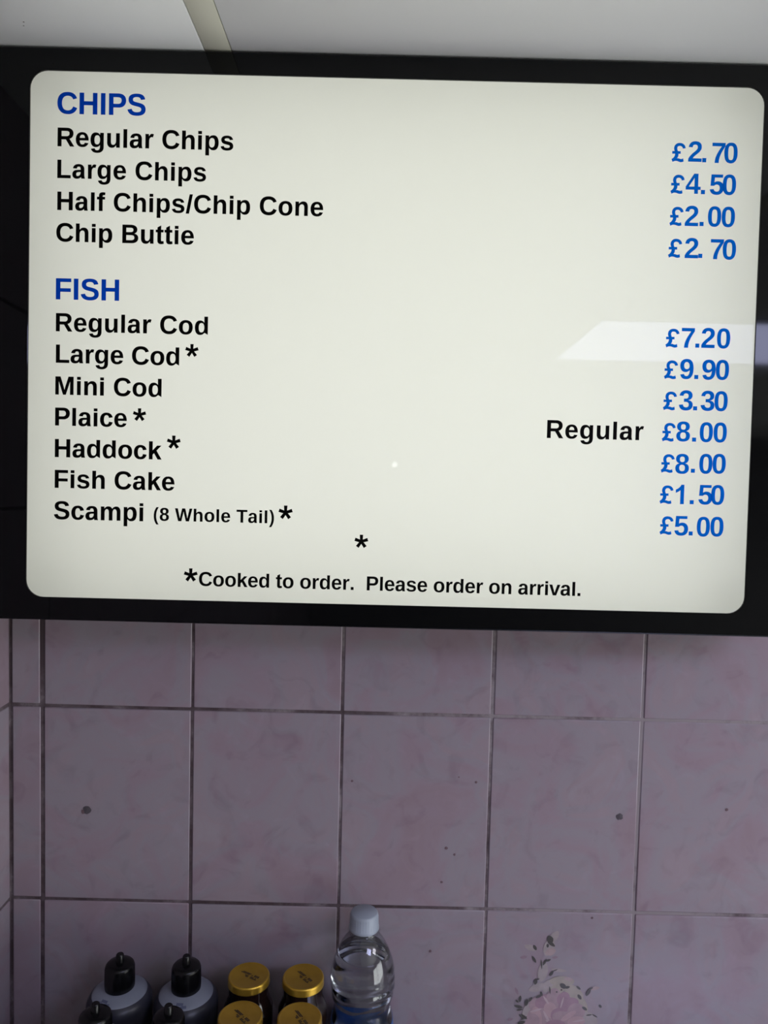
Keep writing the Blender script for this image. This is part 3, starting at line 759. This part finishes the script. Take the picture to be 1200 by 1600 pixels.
# sauce bottles with black screw caps; heights above the shelf
def make_sauce_bottle(loc, rz, label):
    H = 1.3988 - SHELF_Z                       # bottom of the cap
    t = empty('sauce_bottle', loc, label, 'bottle', 'black capped sauce bottles by the wall')
    t.rotation_euler = (0, 0, rz)
    bm = bmesh.new()
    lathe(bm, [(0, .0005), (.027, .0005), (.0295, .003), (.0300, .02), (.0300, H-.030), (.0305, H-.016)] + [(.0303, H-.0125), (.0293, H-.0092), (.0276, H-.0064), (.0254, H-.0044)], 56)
    link('body', bm, M['shaded_body'], t, smooth=40)  # dark body colour stands in for the shade below the shoulder
    bm = bmesh.new()
    lathe(bm, smooth_profile([(.0256, H-.0046), (.0240, H-.0034), (.0210, H-.0020), (.017, H-.0008), (.0125, H+.0005)]) + [(.0115, H+.004)], 56)
    link('shoulder', bm, M['milky'], t, smooth=60)['label'] = 'pale milky shoulder'
    bm = bmesh.new()
    prof = [(.0130, H), (.0138, H+.0008), (.0138, H+.004), (.0136, H+.0200), (.0131, H+.0222), (.0118, H+.0236), (.0075, H+.0246), (.0040, H+.0250), (.0036, H+.0318), (.0030, H+.0326), (0, H+.0326)]
    n = 72
    lathe(bm, prof, n, wobble=lambda a, z: (.00022*math.cos(a*36) if H+.003 < z < H+.021 else 0))
    link('cap', bm, M['black_cap'], t, smooth=50)
    bm = bmesh.new()
    rr = random.Random(3)
    for k, (a, w) in enumerate(((-1.95, .0032), (-2.02, .0012), (-1.86, .0014), (-2.12, .0016), (-1.76, .0022))):
        rad = (.0205, .0232, .0232, .0228, .0228)[k]; zz = H-.0026 - (rad-.0222)*.55 + .0004
        vs = [bm.verts.new((rad*math.cos(a)+dx*math.cos(a+1.57)+dy*math.cos(a), rad*math.sin(a)+dx*math.sin(a+1.57)+dy*math.sin(a), zz-dy*.55)) for dx, dy in ((-w, -.0011), (w, -.0011), (w, .0011), (-w, .0011))]
        bm.faces.new(vs)
    link('print_mark', bm, M['print_blue'], t)
    return t
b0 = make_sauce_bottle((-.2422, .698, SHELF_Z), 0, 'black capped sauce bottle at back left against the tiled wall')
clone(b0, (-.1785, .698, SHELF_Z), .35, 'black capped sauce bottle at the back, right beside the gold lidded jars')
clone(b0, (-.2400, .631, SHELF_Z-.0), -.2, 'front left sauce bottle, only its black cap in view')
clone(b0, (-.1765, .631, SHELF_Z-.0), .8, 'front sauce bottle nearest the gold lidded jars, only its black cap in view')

# jars with gold lids and a printed date code
def make_jar(loc, rz, label):
    H = 1.4035 - SHELF_Z                       # underside of the lid
    t = empty('jar', loc, label, 'jar', 'gold lidded jars in two rows')
    t.rotation_euler = (0, 0, rz)
    bm = bmesh.new()
    lathe(bm, smooth_profile([(.0215, .001), (.0232, .004), (.0235, .02), (.0235, H-.030), (.0222, H-.020), (.0190, H-.011), (.0186, H-.006), (.0186, H+.003)], 5), 56)
    bmesh.ops.holes_fill(bm, edges=[e for e in bm.edges if e.is_boundary])
    link('glass', bm, M['dark_glass'], t, smooth=50)
    bm = bmesh.new()
    lathe(bm, [(.0192, H+.0015), (.0200, H+.0015), (.0201, H+.0021), (.0199, H+.0027), (.0199, H+.0068), (.0196, H+.0079), (.0189, H+.0086), (.0181, H+.0088), (.0176, H+.0085), (.0170, H+.0083), (0, H+.0083)], 72)
    lid = link('lid', bm, M['gold'], t, smooth=60)
    bm = bmesh.new(); rr = random.Random(5)
    for row, (x0, x1, yy) in enumerate(((-.0095, .0105, .0015), (-.0035, .0098, -.0020))):
        x = x0
        while x < x1:
            w = rr.uniform(.0008, .0013)
            if rr.random() < .95:
                for dy in (-.0007, .0007):
                    if rr.random() < .92:
                        zz = H+.00845
                        bm.faces.new([bm.verts.new(p) for p in ((x, yy+dy-.0006, zz), (x+w, yy+dy-.0006, zz), (x+w, yy+dy+.0006, zz), (x, yy+dy+.0006, zz))])
            x += w + .0003
    link('date_code', bm, M['lid_ink'], lid)['label'] = 'black printed date code'
    return t
j0 = make_jar((-.1188, .700, SHELF_Z), math.radians(-28), 'gold lidded jar at the back, beside the black capped bottles')
clone(j0, (-.0665, .700, SHELF_Z), math.radians(-45), 'gold lidded jar at the back, next to the water bottle')
clone(j0, (-.1168, .646, SHELF_Z), math.radians(-43), 'gold lidded jar in the front row, on the left')
clone(j0, (-.0640, .646, SHELF_Z), math.radians(-55), 'gold lidded jar in the front row, on the right')

# clear water bottle
WB = (-.0095, .7175)
t = empty('water_bottle', (WB[0], WB[1], SHELF_Z), 'clear plastic water bottle with white cap and blue label standing against the tiles', 'bottle')
def h(z): return z - SHELF_Z
outline = smooth_profile([(.0265, .002), (.0300, .006), (.0310, .02), (.0308, h(1.352)), (.0304, h(1.362)), (.0282, h(1.3715)), (.0278, h(1.377)), (.0298, h(1.383)), (.0312, h(1.3915)),
     (.0316, h(1.399)), (.0315, h(1.406)), (.0305, h(1.4135)), (.0282, h(1.4215)), (.0245, h(1.4305)), (.0195, h(1.4390)), (.0150, h(1.4450)), (.0128, h(1.4480))], 7)
def swirl(a, z):
    k = max(0, min(1, (z-h(1.3755))/.010))*max(0, min(1, (h(1.414)-z)/.010))
    return .00035*k*math.sin(z*700 + 1.4*math.sin(a*2+.6)) + .0003*k*math.sin(a*5+z*300)
bm = bmesh.new()
rings_out = [(0, .0008)] + outline + [(.0128, h(1.4660))]
inner = [(max(0.0, r-.0005), z) for r, z in reversed(outline)]
lathe(bm, rings_out + [(.0118, h(1.4660))] + inner + [(0, .0016)], 72, wobble=lambda a, z: swirl(a, z))
link('bottle_wall', bm, M['pet'], t, smooth=60)
bm = bmesh.new()
LEVEL = h(1.4287)
wp = [(r-.0007, z) for r, z in outline if z < LEVEL]
wp = [(0, .0019)] + [(max(r, .001), max(z, .0019)) for r, z in wp] + [(wp[-1][0]-.0009, LEVEL), (0, LEVEL)]
lathe(bm, wp, 72, wobble=lambda a, z: swirl(a, z))
link('water', bm, M['water'], t, smooth=60)
bm = bmesh.new()
lathe(bm, [(.0140, h(1.4478)), (.0158, h(1.4480)), (.0160, h(1.4490)), (.0156, h(1.4500)), (.0140, h(1.4502))], 56)
link('neck_ring', bm, M['pet'], t, smooth=40)
bm = bmesh.new()
lathe(bm, [(.0132, h(1.4508)), (.0146, h(1.4508)), (.0148, h(1.4514)), (.0146, h(1.4535)), (.0141, h(1.4540)), (.0138, h(1.4640)), (.0134, h(1.4662)), (.0124, h(1.4674)), (0, h(1.4676))], 96,
      wobble=lambda a, z: (.00018*math.cos(a*32) if h(1.4538) < z < h(1.465) else 0))
link('screw_cap', bm, M['white_cap'], t, smooth=50)['label'] = 'white screw cap'
bm = bmesh.new()
lathe(bm, [(.0313, h(1.300)), (.0313, h(1.352)), (.0309, h(1.3575)), (.0305, h(1.3610)), (.0302, h(1.3610)), (.0304, h(1.357)), (.0311, h(1.300))], 72)
link('label_sleeve', bm, M['label_blue'], t, smooth=60)['label'] = 'blue label film'
